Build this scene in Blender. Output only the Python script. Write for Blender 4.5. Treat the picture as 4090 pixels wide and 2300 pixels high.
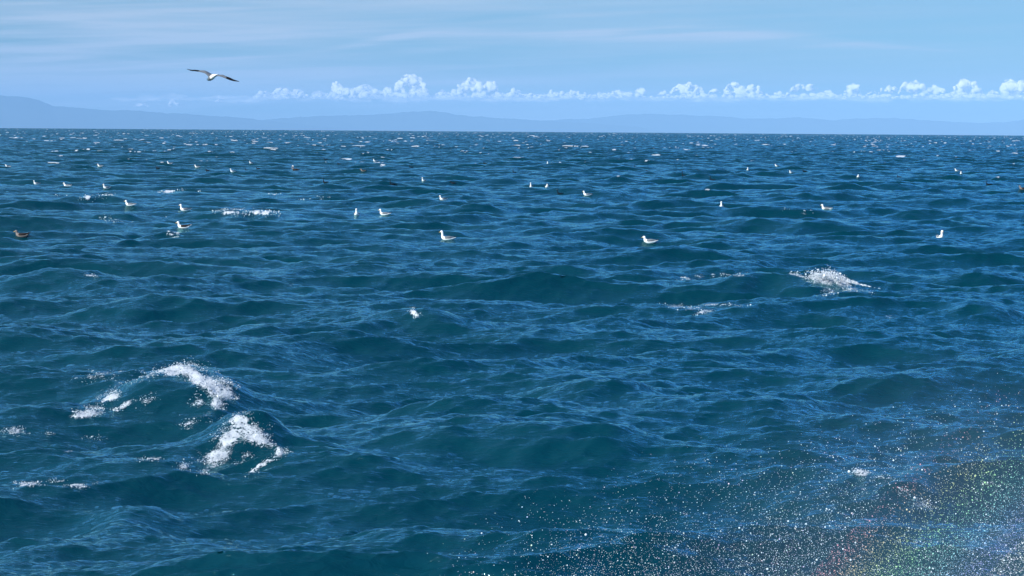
import bpy, math, random
import numpy as np
from mathutils import Matrix, Vector

random.seed(7)
RNG = np.random.default_rng(11)
scene = bpy.context.scene
for o in list(bpy.data.objects):
    bpy.data.objects.remove(o)

# ------------------------------------------------------------------ camera
F = 8500.0                 # focal length in photo pixels (photo 4090 x 2300)
CX, CY = 2045.0, 1150.0
CAMH = 4.2                 # eye height above mean sea level
RE = 7.4e6                 # earth radius incl. refraction
PITCH = math.atan((1150 - 517) / F)
ROLL = math.atan(30 / 4090)
fw = np.array([0, math.cos(PITCH), -math.sin(PITCH)])
r0 = np.array([1.0, 0, 0]); u0 = np.array([0, math.sin(PITCH), math.cos(PITCH)])
rt = r0 * math.cos(ROLL) + u0 * math.sin(ROLL)
up = u0 * math.cos(ROLL) - r0 * math.sin(ROLL)
EYE = np.array([0, 0, CAMH])
cam_d = bpy.data.cameras.new("camera")
cam = bpy.data.objects.new("camera", cam_d)
scene.collection.objects.link(cam)
cam.matrix_world = Matrix(((rt[0], up[0], -fw[0], EYE[0]), (rt[1], up[1], -fw[1], EYE[1]), (rt[2], up[2], -fw[2], EYE[2]), (0, 0, 0, 1)))
cam_d.sensor_width = 36; cam_d.lens = 36 * F / 4090
cam_d.clip_start = 0.1; cam_d.clip_end = 200000
scene.camera = cam

def ray(x, y):
    d = fw + rt * (x - CX) / F + up * (CY - y) / F
    return d
def at_dist(x, y, D):            # point on the pixel's ray at horizontal distance D
    d = ray(x, y); s = D / math.hypot(d[0], d[1])
    return EYE + d * s
def on_sea(x, y, z=0.0):
    d = ray(x, y); s = (z - CAMH) / d[2]
    return EYE + d * s
def project(P):
    v = P - EYE
    w = v @ fw
    return CX + F * (v @ rt) / w, CY - F * (v @ up) / w, w

# ------------------------------------------------------------------ world
SUN_EL = math.radians(35); SUN_AZ = math.radians(228)      # clockwise from +Y: behind and to the left
sun_dir = np.array([math.sin(SUN_AZ) * math.cos(SUN_EL), math.cos(SUN_AZ) * math.cos(SUN_EL), math.sin(SUN_EL)])
world = bpy.data.worlds.new("World"); scene.world = world; world.use_nodes = True
nt = world.node_tree; nt.nodes.clear()
def N(nt, t, **kw):
    n = nt.nodes.new(t)
    for k, v in kw.items():
        if k.startswith('i_'):
            n.inputs[k[2:].replace('_', ' ')].default_value = v
        else: setattr(n, k, v)
    return n
def math_n(nt, op, a, b=None, clamp=False):
    n = nt.nodes.new('ShaderNodeMath'); n.operation = op; n.use_clamp = clamp
    for i, v in enumerate((a, b)):
        if v is None: continue
        if isinstance(v, (int, float)): n.inputs[i].default_value = v
        else: nt.links.new(v, n.inputs[i])
    return n.outputs[0]
def ramp(nt, fac, pts):
    n = nt.nodes.new('ShaderNodeValToRGB'); nt.links.new(fac, n.inputs[0])
    e = n.color_ramp.elements
    while len(e) < len(pts): e.new(0.5)
    for i, (p, c) in enumerate(pts):
        e[i].position = p; e[i].color = (c, c, c, 1) if isinstance(c, (int, float)) else (*c, 1)
    return n.outputs[0]
def mixc(nt, fac, a, b, bt='MIX'):
    n = nt.nodes.new('ShaderNodeMix'); n.data_type = 'RGBA'; n.blend_type = bt
    for i, v in ((0, fac), (6, a), (7, b)):
        if isinstance(v, (int, float)): n.inputs[i].default_value = v
        elif isinstance(v, tuple): n.inputs[i].default_value = (*v, 1)
        else: nt.links.new(v, n.inputs[i])
    return n.outputs[2]
sky = N(nt, 'ShaderNodeTexSky', sky_type='NISHITA', sun_disc=False, sun_elevation=SUN_EL, sun_rotation=SUN_AZ,
        altitude=0, air_density=1.0, dust_density=0.3, ozone_density=2.5)
geo = N(nt, 'ShaderNodeTexCoord')
sep = N(nt, 'ShaderNodeSeparateXYZ'); nt.links.new(geo.outputs['Generated'], sep.inputs[0])
el = sep.outputs[2]
az = math_n(nt, 'ARCTAN2', sep.outputs[0], sep.outputs[1])
skyt = mixc(nt, ramp(nt, el, [(0.06, 0.0), (0.30, 1.0)]), (0.335, 0.60, 0.88), (0.46, 1.06, 1.75))
skyc = mixc(nt, 1.0, sky.outputs[0], skyt, 'MULTIPLY')
# thin cirrus streaks, two layers of strongly stretched noise in (azimuth, elevation)
def cirrus(sx, sy, tilt, off, lo, hi):
    c = N(nt, 'ShaderNodeCombineXYZ')
    e2 = math_n(nt, 'ADD', el, math_n(nt, 'MULTIPLY', az, tilt))
    nt.links.new(math_n(nt, 'MULTIPLY', az, sx), c.inputs[0]); nt.links.new(math_n(nt, 'MULTIPLY', e2, sy), c.inputs[1])
    c.inputs[2].default_value = off
    nz = N(nt, 'ShaderNodeTexNoise', i_Scale=1.0, i_Detail=5.0, i_Roughness=0.55, i_Distortion=0.25)
    nt.links.new(c.outputs[0], nz.inputs['Vector'])
    return ramp(nt, nz.outputs[0], [(lo, 0.0), (hi, 1.0)])
c1 = cirrus(3.0, 75.0, 0.03, 3.1, 0.36, 0.66)
c2 = cirrus(8.0, 230.0, -0.05, 9.4, 0.42, 0.66)
left = ramp(nt, math_n(nt, 'ADD', math_n(nt, 'MULTIPLY', az, -1.6), 0.5), [(0.05, 0.10), (0.5, .55), (0.8, 1.0)])
lowf = ramp(nt, math_n(nt, 'MULTIPLY', el, 8.0), [(0.0, 1.0), (0.30, 0.95), (0.60, 0.6), (1.0, 0.3)])
cf = math_n(nt, 'MULTIPLY', math_n(nt, 'ADD', math_n(nt, 'MULTIPLY', c1, 0.6), math_n(nt, 'MULTIPLY', c2, 0.4)), math_n(nt, 'MULTIPLY', left, lowf), clamp=True)
# one long arching streak
azn = math_n(nt, 'ADD', math_n(nt, 'MULTIPLY', az, 2.0), 0.5)
arc = ramp(nt, azn, [(0.0, .20), (0.324, .36), (0.42, .452), (0.536, .478), (0.678, .458), (0.842, .395), (1.0, .34)])
wid = ramp(nt, azn, [(0.0, .0), (0.33, .14), (0.42, .22), (0.55, .62), (0.70, .50), (0.84, .16), (0.92, .0)])
dd = math_n(nt, 'ABSOLUTE', math_n(nt, 'SUBTRACT', math_n(nt, 'MULTIPLY', el, 10.0), arc))
st = math_n(nt, 'SUBTRACT', 1.0, math_n(nt, 'DIVIDE', dd, math_n(nt, 'ADD', math_n(nt, 'MULTIPLY', wid, 0.11), 0.004)), clamp=True)
st = math_n(nt, 'MULTIPLY', math_n(nt, 'MULTIPLY', st, math_n(nt, 'ADD', c2, 0.45)), ramp(nt, azn, [(0.28, 0.3), (0.36, 0.9), (0.82, 0.6), (0.93, 0.0)]), clamp=True)
veil = math_n(nt, 'ADD', math_n(nt, 'MULTIPLY', cf, 1.8), math_n(nt, 'MULTIPLY', st, 1.1), clamp=True)
CIRRUS_COL = (4.5, 5.6, 6.8)
skyc = mixc(nt, veil, skyc, CIRRUS_COL)
bg = N(nt, 'ShaderNodeBackground'); bg.inputs[1].default_value = 0.085
nt.links.new(skyc, bg.inputs[0])
wo = N(nt, 'ShaderNodeOutputWorld'); nt.links.new(bg.outputs[0], wo.inputs[0])

sd = bpy.data.lights.new("sun", 'SUN'); sd.energy = 5.0; sd.angle = math.radians(0.5); sd.color = (1.0, 0.95, 0.88)
so = bpy.data.objects.new("sun", sd); scene.collection.objects.link(so)
so.rotation_euler = Vector(sun_dir).to_track_quat('Z', 'Y').to_euler()
scene.view_settings.view_transform = 'Standard'; scene.view_settings.look = 'None'
scene.view_settings.exposure = 0.45; scene.view_settings.gamma = 1.0
scene.cycles.transparent_max_bounces = 32

# ------------------------------------------------------------------ helpers
def tag(o, label=None, cat=None, group=None, kind=None):
    for k, v in (('label', label), ('category', cat), ('group', group), ('kind', kind)):
        if v: o[k] = v
    return o
def link(o):
    scene.collection.objects.link(o); return o
def mesh_np(name, V, Fq, mats, smooth=True, mi=None):
    """V (n,3), Fq (m,k) int arrays"""
    me = bpy.data.meshes.new(name)
    V = np.ascontiguousarray(V, dtype=np.float32); Fq = np.ascontiguousarray(Fq, dtype=np.int32)
    m, k = Fq.shape
    me.vertices.add(len(V)); me.vertices.foreach_set('co', V.ravel())
    me.loops.add(m * k); me.loops.foreach_set('vertex_index', Fq.ravel())
    me.polygons.add(m)
    me.polygons.foreach_set('loop_start', np.arange(0, m * k, k, dtype=np.int32))
    me.polygons.foreach_set('loop_total', np.full(m, k, dtype=np.int32))
    if mi is not None: me.polygons.foreach_set('material_index', np.asarray(mi, dtype=np.int32))
    me.polygons.foreach_set('use_smooth', np.full(m, smooth))
    for mt in mats: me.materials.append(mt)
    me.update(calc_edges=True)
    return link(bpy.data.objects.new(name, me))
def new_mat(name):
    m = bpy.data.materials.new(name); m.use_nodes = True
    return m, m.node_tree, m.node_tree.nodes['Principled BSDF']
def smooth01(x, a, b):
    t = np.clip((x - a) / (b - a), 0, 1); return t * t * (3 - 2 * t)
def simple_mat(name, col, rough=0.7, noise=0.25, scale=40.0, spec=0.3):
    m, t, b = new_mat(name)
    tc = N(t, 'ShaderNodeTexCoord')
    nz = N(t, 'ShaderNodeTexNoise', i_Scale=scale, i_Detail=4.0); t.links.new(tc.outputs['Object'], nz.inputs['Vector'])
    dark = tuple(c * (1 - noise) for c in col)
    t.links.new(mixc(t, nz.outputs[0], dark, col), b.inputs['Base Color'])
    b.inputs['Roughness'].default_value = rough; b.inputs['Specular IOR Level'].default_value = spec
    return m

# ------------------------------------------------------------------ sea
WD = np.array([0.22, -0.97]); WD /= np.linalg.norm(WD)       # waves run towards the viewer
def tile(L, n, lmin, lmax, rms, seed, kp=0.0, spread=2.0, rot=0.0, p=4.0):
    rg = np.random.default_rng(seed)
    k1 = np.fft.fftfreq(n, 1.0 / n) * 2 * math.pi / L
    kx, ky = np.meshgrid(k1, k1, indexing='ij')
    k = np.hypot(kx, ky); k[0, 0] = 1
    c, s = math.cos(rot), math.sin(rot)
    wd = np.array([WD[0] * c - WD[1] * s, WD[0] * s + WD[1] * c])
    cosf = (kx * wd[0] + ky * wd[1]) / k
    D = np.where(cosf > 0, cosf, 0) ** (2 * spread) + 0.02 * np.abs(cosf)
    lam = 2 * math.pi / k
    P = k ** (-p) * np.exp(-1.25 * (kp / k) ** 2) * D * (lam > lmin) * (lam < lmax)
    P *= smooth01(lam, lmin, lmin * 1.3)
    P[0, 0] = 0
    A = np.sqrt(P) * (rg.normal(size=(n, n)) + 1j * rg.normal(size=(n, n)))
    h = np.fft.ifft2(A).real; sc = rms / h.std(); A *= sc
    h = h * sc
    dx = np.fft.ifft2(1j * kx / k * A).real
    dy = np.fft.ifft2(1j * ky / k * A).real
    cr = np.fft.ifft2(k * A).real
    cr = cr / cr.std()
    return (L, n, c, s, np.stack([h, dx, dy, cr], -1).astype(np.float32))
def sample(T, x, y):
    L, n, c, s, a = T
    # tile axes are turned by -rot so the wind direction stays the same in the world
    xr = (x * c + y * -s) if False else (c * x - s * y); yr = s * x + c * y
    u = xr / L * n; v = yr / L * n
    i = np.floor(u).astype(np.int64); j = np.floor(v).astype(np.int64)
    fu = (u - i).astype(np.float32)[:, None]; fv = (v - j).astype(np.float32)[:, None]
    i0 = i % n; i1 = (i + 1) % n; j0 = j % n; j1 = (j + 1) % n
    r = a[i0, j0] * (1 - fu) * (1 - fv) + a[i1, j0] * fu * (1 - fv) + a[i0, j1] * (1 - fu) * fv + a[i1, j1] * fu * fv
    dx = r[:, 1] * c + r[:, 2] * s; dy = -r[:, 1] * s + r[:, 2] * c
    return r[:, 0], dx, dy, r[:, 3]
TA = tile(233.0, 2048, 1.5, 34.0, 0.150, 21, kp=2 * math.pi / 8.0, spread=2.2, rot=0.0, p=4.2)
TB = tile(61.0, 2048, 0.35, 2.0, 0.028, 5, kp=3.0, spread=1.9, rot=0.16, p=3.1)
TC = tile(13.7, 1024, 0.09, 0.5, 0.0086, 8, kp=12.0, spread=2.0, rot=-0.22, p=3.2)

# rows and columns of the sheet: dense ahead, coarse to the sides and below the viewer
rows = [0.5]
while rows[-1] < 9300:
    d = rows[-1]
    if d < 14: st = 0.25
    elif d < 60: st = 0.045 + (d - 18) * 0.0021 if d > 18 else 0.08
    else: st = d * 0.0023
    rows.append(d + st)
R = np.array(rows)
half = math.radians(16.5)
cd = np.linspace(-half, half, 860)
cs = np.radians(np.concatenate([np.linspace(16.9, 24, 30), np.linspace(26, 80, 30)]))
TH = np.concatenate([-cs[::-1], cd, cs])
nr, nc = len(R), len(TH)
TT, RR = np.meshgrid(TH, R)
X = (RR * np.sin(TT)).ravel(); Y = (RR * np.cos(TT)).ravel(); D = RR.ravel()

# individual breaking waves: crest polylines given where they stand in the photograph
HERO = [  # (x, y of the crest top, half width px, height m, front m, back m, slant)
    (690, 1462, 430, .58, 1.2, 1.9, -.10), (960, 1668, 240, .46, .95, 1.3, -.15), (1880, 1690, 520, .33, 1.1, 1.8, .08), (2400, 1708, 420, .31, 1.0, 1.6, -.12),
    (3060, 1092, 470, .52, 1.2, 2.3, -.05), (600, 1188, 430, .33, 1.0, 2.0, .05), (1640, 1240, 280, .36, .9, 1.6, -.1), (1130, 1288, 380, .20, .9, 1.6, .1),
    (230, 1096, 240, .30, 1.0, 2.0, 0), (3500, 1238, 420, .18, .9, 1.5, .05), (3950, 1215, 230, .28, 1.0, 1.8, 0), (3420, 1880, 520, .24, .9, 1.5, -.08),
    (2350, 1530, 330, .24, .95, 1.6, -.2), (720, 762, 260, .38, 1.5, 3.2, 0), (400, 786, 240, .33, 1.4, 3.0, .1), (480, 850, 240, .32, 1.3, 2.8, 0),
    (1000, 842, 330, .38, 1.4, 3.0, -.05), (3000, 1590, 480, .22, 1.0, 1.7, -.05), (480, 2030, 240, .13, .5, .9, .1), (1340, 640, 150, .4, 2, 5, 0), (1490, 650, 150, .4, 2, 5, 0)]
hh = np.zeros_like(X); damp = np.ones_like(X)
wob = lambda u, q: .55 * math.sin(q) * np.sin(u * 1.9 + q) + .3 * np.sin(u * 4.3 + 2.1 * q)
for q, (hx, hy, hw, A, wf, wb, sl) in enumerate(HERO):
    c = on_sea(hx, hy, A); Lh = hw * (c[1] / F)
    idx = np.where((np.abs(X - c[0]) < 1.6 * Lh) & (np.abs(Y - c[1]) < 4 * wb + 3))[0]
    if len(idx) == 0: continue
    u = (X[idx] - c[0]); un = u / Lh
    cy_ = c[1] + sl * u + .35 * wob(u, q * 1.7) * wf
    v = cy_ - Y[idx]                               # positive on the viewer's side
    e = np.exp(-np.abs(un) ** 2.2 * 1.9) * (1 + .16 * np.sin(u * 3.1 + q) * np.abs(un))
    wfu = wf * (1 + .25 * np.sin(u * 2.3 + q * 3))
    prof = np.where(v > 0, np.exp(-(v / wfu) ** 2 * 1.1) - 0.22 * np.exp(-((v - 2.0 * wf) / wf) ** 2), np.exp(-(np.abs(v) / wb) ** 1.4))
    hh[idx] += A * e * prof
    damp[idx] = np.minimum(damp[idx], 1 - 0.55 * e * np.exp(-(v / (1.6 * wb)) ** 2))
zA, xA, yA, crA = sample(TA, X, Y)
fB = 1 - 0.6 * smooth01(D, 200, 900)
zB, xB, yB, crB = sample(TB, X, Y)
fC = 1 - smooth01(D, 45, 110)
Z = zA * damp + zB * fB + hh
DX = xA * damp * 0.95 + xB * fB * 0.8
DY = yA * damp * 0.95 + yB * fB * 0.8
m = np.where(D < 112)[0]
zC, xC, yC, crC = sample(TC, X[m], Y[m])
Z[m] += zC * fC[m]; DX[m] += xC * fC[m] * 0.7; DY[m] += yC * fC[m] * 0.7
lean = 0.32 * zA * damp + 0.25 * hh
PX = X + DX + WD[0] * lean; PY = Y + DY + WD[1] * lean
PZ = Z - (X * X + Y * Y) / (2 * RE)
P = np.stack([PX, PY, PZ], -1)
SX, SY, SW = project(P)

# which sheet vertices the viewer sees (running horizon down each column)
SYg = SY.reshape(nr, nc)
run = np.minimum.accumulate(SYg, axis=0)
vis = (SYg <= run + 2.5).ravel() & (SW > 1)
VIS = np.where(vis & (SX > -300) & (SX < 4400) & (SY > 300) & (SY < 2600))[0]
VSX, VSY = SX[VIS], SY[VIS]
def find_sea(x, y):
    """visible point of the water surface seen at photo pixel (x, y)"""
    k = np.argmin((VSX - x) ** 2 + ((VSY - y) * 1.6) ** 2)
    return P[VIS[k]].copy()

# foam attribute
def vnoise(x, y, seed):
    """cheap value noise"""
    xi = np.floor(x).astype(np.int64); yi = np.floor(y).astype(np.int64); fx = x - xi; fy = y - yi
    fx = fx * fx * (3 - 2 * fx); fy = fy * fy * (3 - 2 * fy)
    def hs(a, b):
        n = (a * 374761393 + b * 668265263 + seed * 974711) & 0x7fffffff
        n = ((n ^ (n >> 13)) * 1274126177) & 0x7fffffff
        return ((n ^ (n >> 16)) & 0xffff) / 65535.0
    return (hs(xi, yi) * (1 - fx) + hs(xi + 1, yi) * fx) * (1 - fy) + (hs(xi, yi + 1) * (1 - fx) + hs(xi + 1, yi + 1) * fx) * fy
patch = vnoise(X / 14, Y / 22, 1) * 0.6 + vnoise(X / 3.1, Y / 6.0, 2) * 0.4
cr = crA * damp + 0.35 * crB * fB
far = smooth01(D, 120, 520)
thr = 3.35 - 1.2 * far - .25 * smooth01(D, 800, 3000)
foam = smooth01(cr, thr, thr + 0.7) * smooth01(patch, 0.44, 0.60) * smooth01(D, 60, 140)
#  foam seen in the photo: (x, y, half width, half height, tilt deg, strength)
FOAM = [
    (400, 1500, 85, 22, -8, .50), (560, 1500, 100, 22, -10, .55), (700, 1478, 70, 24, -4, 1.0), (745, 1482, 55, 22, 8, 1.0), (790, 1515, 45, 26, 35, 1.0), (850, 1545, 60, 36, 30, 1.0), (895, 1570, 45, 32, 10, .95),
    (865, 1610, 28, 26, 60, .85), (795, 1605, 26, 30, -60, .55), (440, 1590, 42, 15, -24, 1.0), (500, 1618, 38, 13, -28, .8), (335, 1655, 62, 17, -10, .95), (590, 1600, 40, 18, -30, .5),
    (760, 1690, 60, 16, -10, .5), (820, 1655, 50, 14, -10, .45), (960, 1690, 55, 38, 20, .9), (920, 1750, 60, 34, -30, .95), (1010, 1735, 60, 42, 35, .95), (870, 1820, 60, 24, -15, 1.0), (850, 1860, 60, 16, -30, .6), (985, 1820, 40, 16, -35, .55), (1050, 1765, 40, 26, 30, .8),
    (1115, 1805, 24, 22, -60, .8), (1045, 1860, 70, 8, -32, .9), (735, 1862, 24, 14, 0, .8), (615, 1832, 46, 9, -5, .65),
    (60, 1722, 45, 14, 0, .7), (190, 1738, 22, 8, 0, .55), (380, 1750, 40, 9, 0, .5), (270, 1800, 40, 12, 8, .45),
    (110, 1935, 50, 14, -5, .75), (230, 1922, 40, 8, 0, .6), (320, 1940, 55, 11, 0, .7), (400, 1925, 40, 8, 0, .4),
    (3290, 1112, 58, 24, 8, 1.0), (3360, 1125, 45, 22, 25, 1.0), (3200, 1102, 60, 6, 12, 1.0), (3310, 1160, 30, 22, 0, .6), (3410, 1160, 40, 12, 12, .5), (3480, 1168, 50, 7, 6, .5),
    (2820, 1105, 80, 7, -4, .7), (2950, 1100, 50, 7, 0, .6), (2740, 1112, 30, 5, -8, .5),
    (2700, 1222, 55, 10, 0, .55), (2760, 1232, 50, 12, 0, .5), (2810, 1245, 40, 8, -10, .7), (2880, 1218, 90, 5, 2, .7),
    (1655, 1252, 22, 13, 35, 1.0), (3560, 1265, 40, 14, 0, .45), (4050, 1245, 50, 14, 0, .35),
    (365, 1100, 40, 7, 8, .7), (1160, 1140, 14, 5, 0, .6), (1440, 1075, 40, 5, 0, .4), (3440, 1890, 38, 14, 14, .85), (3530, 1905, 50, 7, 8, .6), (3600, 1960, 30, 18, 30, .5), (3680, 2015, 45, 20, 10, .55), (3900, 1930, 50, 10, 0, .5),
    (940, 850, 70, 11, 2, 1.0), (1075, 853, 38, 12, 4, 1.0), (1010, 848, 50, 6, 0, .7), (240, 785, 30, 9, 0, .5), (370, 790, 48, 12, -4, .6), (435, 782, 30, 8, 0, .95), (670, 763, 28, 9, -6, .9), (730, 758, 24, 6, 0, .6), (780, 762, 18, 6, 0, .7),
    (430, 868, 26, 9, 0, .6), (480, 880, 60, 8, 0, .5), (635, 862, 26, 9, 0, .4), (695, 935, 30, 10, 0, .85), (1100, 775, 24, 5, 0, .8), (1225, 792, 30, 5, 0, .6), (1290, 790, 24, 6, 0, .7),
    (1370, 637, 48, 5, 1, 1.0), (1490, 650, 52, 8, 0, 1.0), (1520, 658, 24, 6, 0, .9), (1565, 563, 45, 6, 0, 1.0), (1615, 562, 40, 5, 0, 1.0), (1920, 655, 35, 5, -8, .9), (2195, 581, 34, 5, -2, 1.0),
    (2615, 620, 36, 5, 2, 1.0), (2560, 618, 60, 3, -3, .8), (2720, 633, 24, 5, 0, .7), (2740, 583, 32, 5, 0, .9), (2800, 582, 55, 6, 0, 1.0), (2560, 602, 24, 4, 0, .7),
    (2970, 640, 90, 10, 2, .42), (3040, 645, 60, 8, 0, .42), (3600, 625, 36, 6, -2, .9), (3150, 840, 30, 7, 12, .5), (3215, 848, 32, 8, 0, .55), (3845, 714, 24, 4, 0, .6), (3990, 660, 30, 5, 0, .6), (3890, 598, 26, 5, 0, 1.0),
    (70, 551, 50, 5, -2, 1.0), (305, 551, 46, 5, 0, 1.0), (545, 530, 40, 3, 0, .8), (860, 625, 28, 6, 4, .9), (385, 597, 24, 5, 0, .8), (420, 605, 50, 4, 0, .5), (800, 533, 60, 3, 0, 1.0), (1190, 551, 24, 4, 0, 1.0), (1230, 575, 18, 4, 0, .9),
    (3690, 570, 26, 4, 0, .9), (3060, 549, 30, 3, 0, 1.0), (2910, 541, 30, 3, 0, 1.0), (4050, 563, 30, 3, 0, .9), (3620, 553, 30, 4, 0, .8), (2180, 575, 12, 3, 0, .8), (1020, 614, 60, 4, 2, .4), (2205, 692, 30, 4, 4, .4), (2940, 672, 50, 4, 0, .5), (3130, 690, 40, 5, 0, .5),
]
ink = np.zeros_like(foam)
for (fx, fy, a, b, ang, s) in FOAM:
    c = find_sea(fx, fy); dc = math.hypot(c[0], c[1])
    k = np.where((np.abs(SX - fx) < 2 * a + 8) & (np.abs(SY - fy) < 2 * max(b, a * 0.6) + 8) & (np.abs(D - dc) < max(1.6, dc * 0.03)))[0]
    if len(k) == 0: continue
    t = math.radians(ang); dx = SX[k] - fx; dy = SY[k] - fy
    b2 = max(b, 2.5)
    q = ((dx * math.cos(t) + dy * math.sin(t)) / a) ** 2 + ((-dx * math.sin(t) + dy * math.cos(t)) / b2) ** 2
    ink[k] = np.maximum(ink[k], s * (1 - smooth01(np.sqrt(q), 0.1, 1.7)))
# ragged edges: world-anchored noise, coarser where the sea is farther
kx_ = .0036 * D + .04; ky_ = D * D / (CAMH * F) * 7 + .06
wx = (vnoise(X / kx_ / 1.7, Y / ky_ / 1.7, 60) - .5) * 1.3; wy = (vnoise(X / kx_ / 1.7, Y / ky_ / 1.7, 61) - .5) * 1.3
lac = vnoise(X / kx_ + wx, Y / ky_ + wy, 30) * .45 + vnoise(X / kx_ * 2.1 + wy * 2, Y / ky_ * 2.1 + wx * 2, 31) * .33 + vnoise(X / kx_ * 4.7, Y / ky_ * 4.7, 32) * .22
wfar = smooth01(D, 45, 90)
ink = ink * (1 - wfar) + wfar * smooth01(ink + 2.4 * (lac - .5), .62, 1.2) * (ink > .04)
FOAMV = np.maximum(foam, ink)
# foam stands a little proud of the water and is rough
lump = vnoise(X / 0.11, Y / 0.11, 3) * 0.6 + vnoise(X / 0.05, Y / 0.05, 4) * 0.4
near = 1 - smooth01(D, 90, 200)
P[:, 2] += near * smooth01(ink, 0.35, 1.0) * (0.10 * (lump - 0.35))

idx = np.arange(nr * nc).reshape(nr, nc)
FQ = np.stack([idx[:-1, :-1], idx[:-1, 1:], idx[1:, 1:], idx[1:, :-1]], -1).reshape(-1, 4)

wm, t, b = new_mat("sea_water")
att = N(t, 'ShaderNodeAttribute', attribute_name='foam')
tc = N(t, 'ShaderNodeTexCoord')
# lacy foam: fine noise eats into the foam attribute
mp = N(t, 'ShaderNodeMapping'); t.links.new(tc.outputs['Object'], mp.inputs[0]); mp.inputs['Scale'].default_value = (1, 0.6, 1)
n1 = N(t, 'ShaderNodeTexNoise', i_Scale=10.0, i_Detail=8.0, i_Roughness=0.78, i_Distortion=1.0); t.links.new(mp.outputs[0], n1.inputs['Vector'])
vo = N(t, 'ShaderNodeTexVoronoi', feature='DISTANCE_TO_EDGE', i_Scale=16.0); 
n3 = N(t, 'ShaderNodeTexNoise', i_Scale=9.0, i_Detail=3.0); t.links.new(tc.outputs['Object'], n3.inputs['Vector'])
va = N(t, 'ShaderNodeVectorMath', operation='MULTIPLY_ADD'); t.links.new(n3.outputs['Color'], va.inputs[0]); va.inputs[1].default_value = (.25, .25, .25); t.links.new(tc.outputs['Object'], va.inputs[2])
t.links.new(va.outputs[0], vo.inputs['Vector'])
lace = math_n(t, 'SUBTRACT', 0.16, vo.outputs['Distance'])
fm = math_n(t, 'ADD', math_n(t, 'MULTIPLY', att.outputs['Fac'], 1.1), math_n(t, 'MULTIPLY', math_n(t, 'SUBTRACT', n1.outputs[0], 0.5), 1.7))
fm = math_n(t, 'ADD', fm, math_n(t, 'MULTIPLY', lace, 1.3))
fmask = ramp(t, fm, [(0.60, 0.0), (0.86, 1.0)])
gate = ramp(t, att.outputs['Fac'], [(0.02, 0.0), (0.22, 1.0)])
fmask = math_n(t, 'MULTIPLY', fmask, gate, clamp=True)
# water body
n5 = N(t, 'ShaderNodeTexNoise', i_Scale=0.35, i_Detail=3.0); t.links.new(tc.outputs['Object'], n5.inputs['Vector'])
body = mixc(t, n5.outputs[0], (0.0, 0.024, 0.034), (0.0001, 0.033, 0.047))
t.links.new(body, b.inputs['Base Color'])
b.inputs['Roughness'].default_value = 0.10
b.inputs['Specular IOR Level'].default_value = 0.0; b.inputs['Roughness'].default_value = 1.0
mb = N(t, 'ShaderNodeMapping'); t.links.new(tc.outputs['Object'], mb.inputs[0]); mb.inputs['Scale'].default_value = (0.45, 1.4, 1); mb.inputs['Rotation'].default_value = (0, 0, 0.15)
n2 = N(t, 'ShaderNodeTexNoise', i_Scale=8.0, i_Detail=6.0, i_Roughness=0.62, i_Distortion=0.8); t.links.new(mb.outputs[0], n2.inputs['Vector'])
bp = N(t, 'ShaderNodeBump', i_Strength=0.7, i_Distance=0.04); t.links.new(n2.outputs[0], bp.inputs['Height'])
# wavelets the sheet is too coarse to carry: each point's slope is turned by an even, world-fixed noise
chop = N(t, 'ShaderNodeAttribute', attribute_name='chop')
n6 = N(t, 'ShaderNodeTexNoise', i_Scale=1.1, i_Detail=5.0, i_Roughness=0.7, i_Distortion=0.5); t.links.new(mb.outputs[0], n6.inputs['Vector'])
v1 = N(t, 'ShaderNodeVectorMath', operation='SUBTRACT'); t.links.new(n6.outputs['Color'], v1.inputs[0]); v1.inputs[1].default_value = (0.5, 0.5, 0.5)
v2 = N(t, 'ShaderNodeVectorMath', operation='MULTIPLY'); t.links.new(v1.outputs[0], v2.inputs[0]); v2.inputs[1].default_value = (0.7, 1.3, 0.0)
v3 = N(t, 'ShaderNodeVectorMath', operation='SCALE'); t.links.new(v2.outputs[0], v3.inputs[0]); t.links.new(chop.outputs['Fac'], v3.inputs['Scale'])
vb = N(t, 'ShaderNodeVectorMath', operation='MULTIPLY_ADD'); t.links.new(chop.outputs['Fac'], vb.inputs[0]); vb.inputs[1].default_value = (0.02, -0.17, 0); t.links.new(v3.outputs[0], vb.inputs[2])   # wind leans the wavelets
v4 = N(t, 'ShaderNodeVectorMath', operation='ADD'); t.links.new(bp.outputs[0], v4.inputs[0]); t.links.new(vb.outputs[0], v4.inputs[1])
v5 = N(t, 'ShaderNodeVectorMath', operation='NORMALIZE'); t.links.new(v4.outputs[0], v5.inputs[0])
t.links.new(v5.outputs[0], b.inputs['Normal'])
gl = N(t, 'ShaderNodeBsdfGlossy', i_Color=(0.60, 1.0, 1.0, 1), i_Roughness=0.03); t.links.new(v5.outputs[0], gl.inputs['Normal'])
fr = N(t, 'ShaderNodeFresnel', i_IOR=1.5); t.links.new(v5.outputs[0], fr.inputs['Normal'])
wat = N(t, 'ShaderNodeMixShader'); t.links.new(fr.outputs[0], wat.inputs[0]); t.links.new(b.outputs[0], wat.inputs[1]); t.links.new(gl.outputs[0], wat.inputs[2])
fo = N(t, 'ShaderNodeBsdfPrincipled'); fo.inputs['Roughness'].default_value = 0.8
t.links.new(mixc(t, n1.outputs[0], (0.30, 0.38, 0.42), (0.80, 0.82, 0.82)), fo.inputs['Base Color'])
fb = N(t, 'ShaderNodeBump', i_Strength=0.8, i_Distance=0.05); t.links.new(n1.outputs[0], fb.inputs['Height']); t.links.new(fb.outputs[0], fo.inputs['Normal'])
ms = N(t, 'ShaderNodeMixShader'); t.links.new(fmask, ms.inputs[0]); t.links.new(wat.outputs[0], ms.inputs[1]); t.links.new(fo.outputs[0], ms.inputs[2])
t.links.new(ms.outputs[0], t.nodes['Material Output'].inputs[0])
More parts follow.
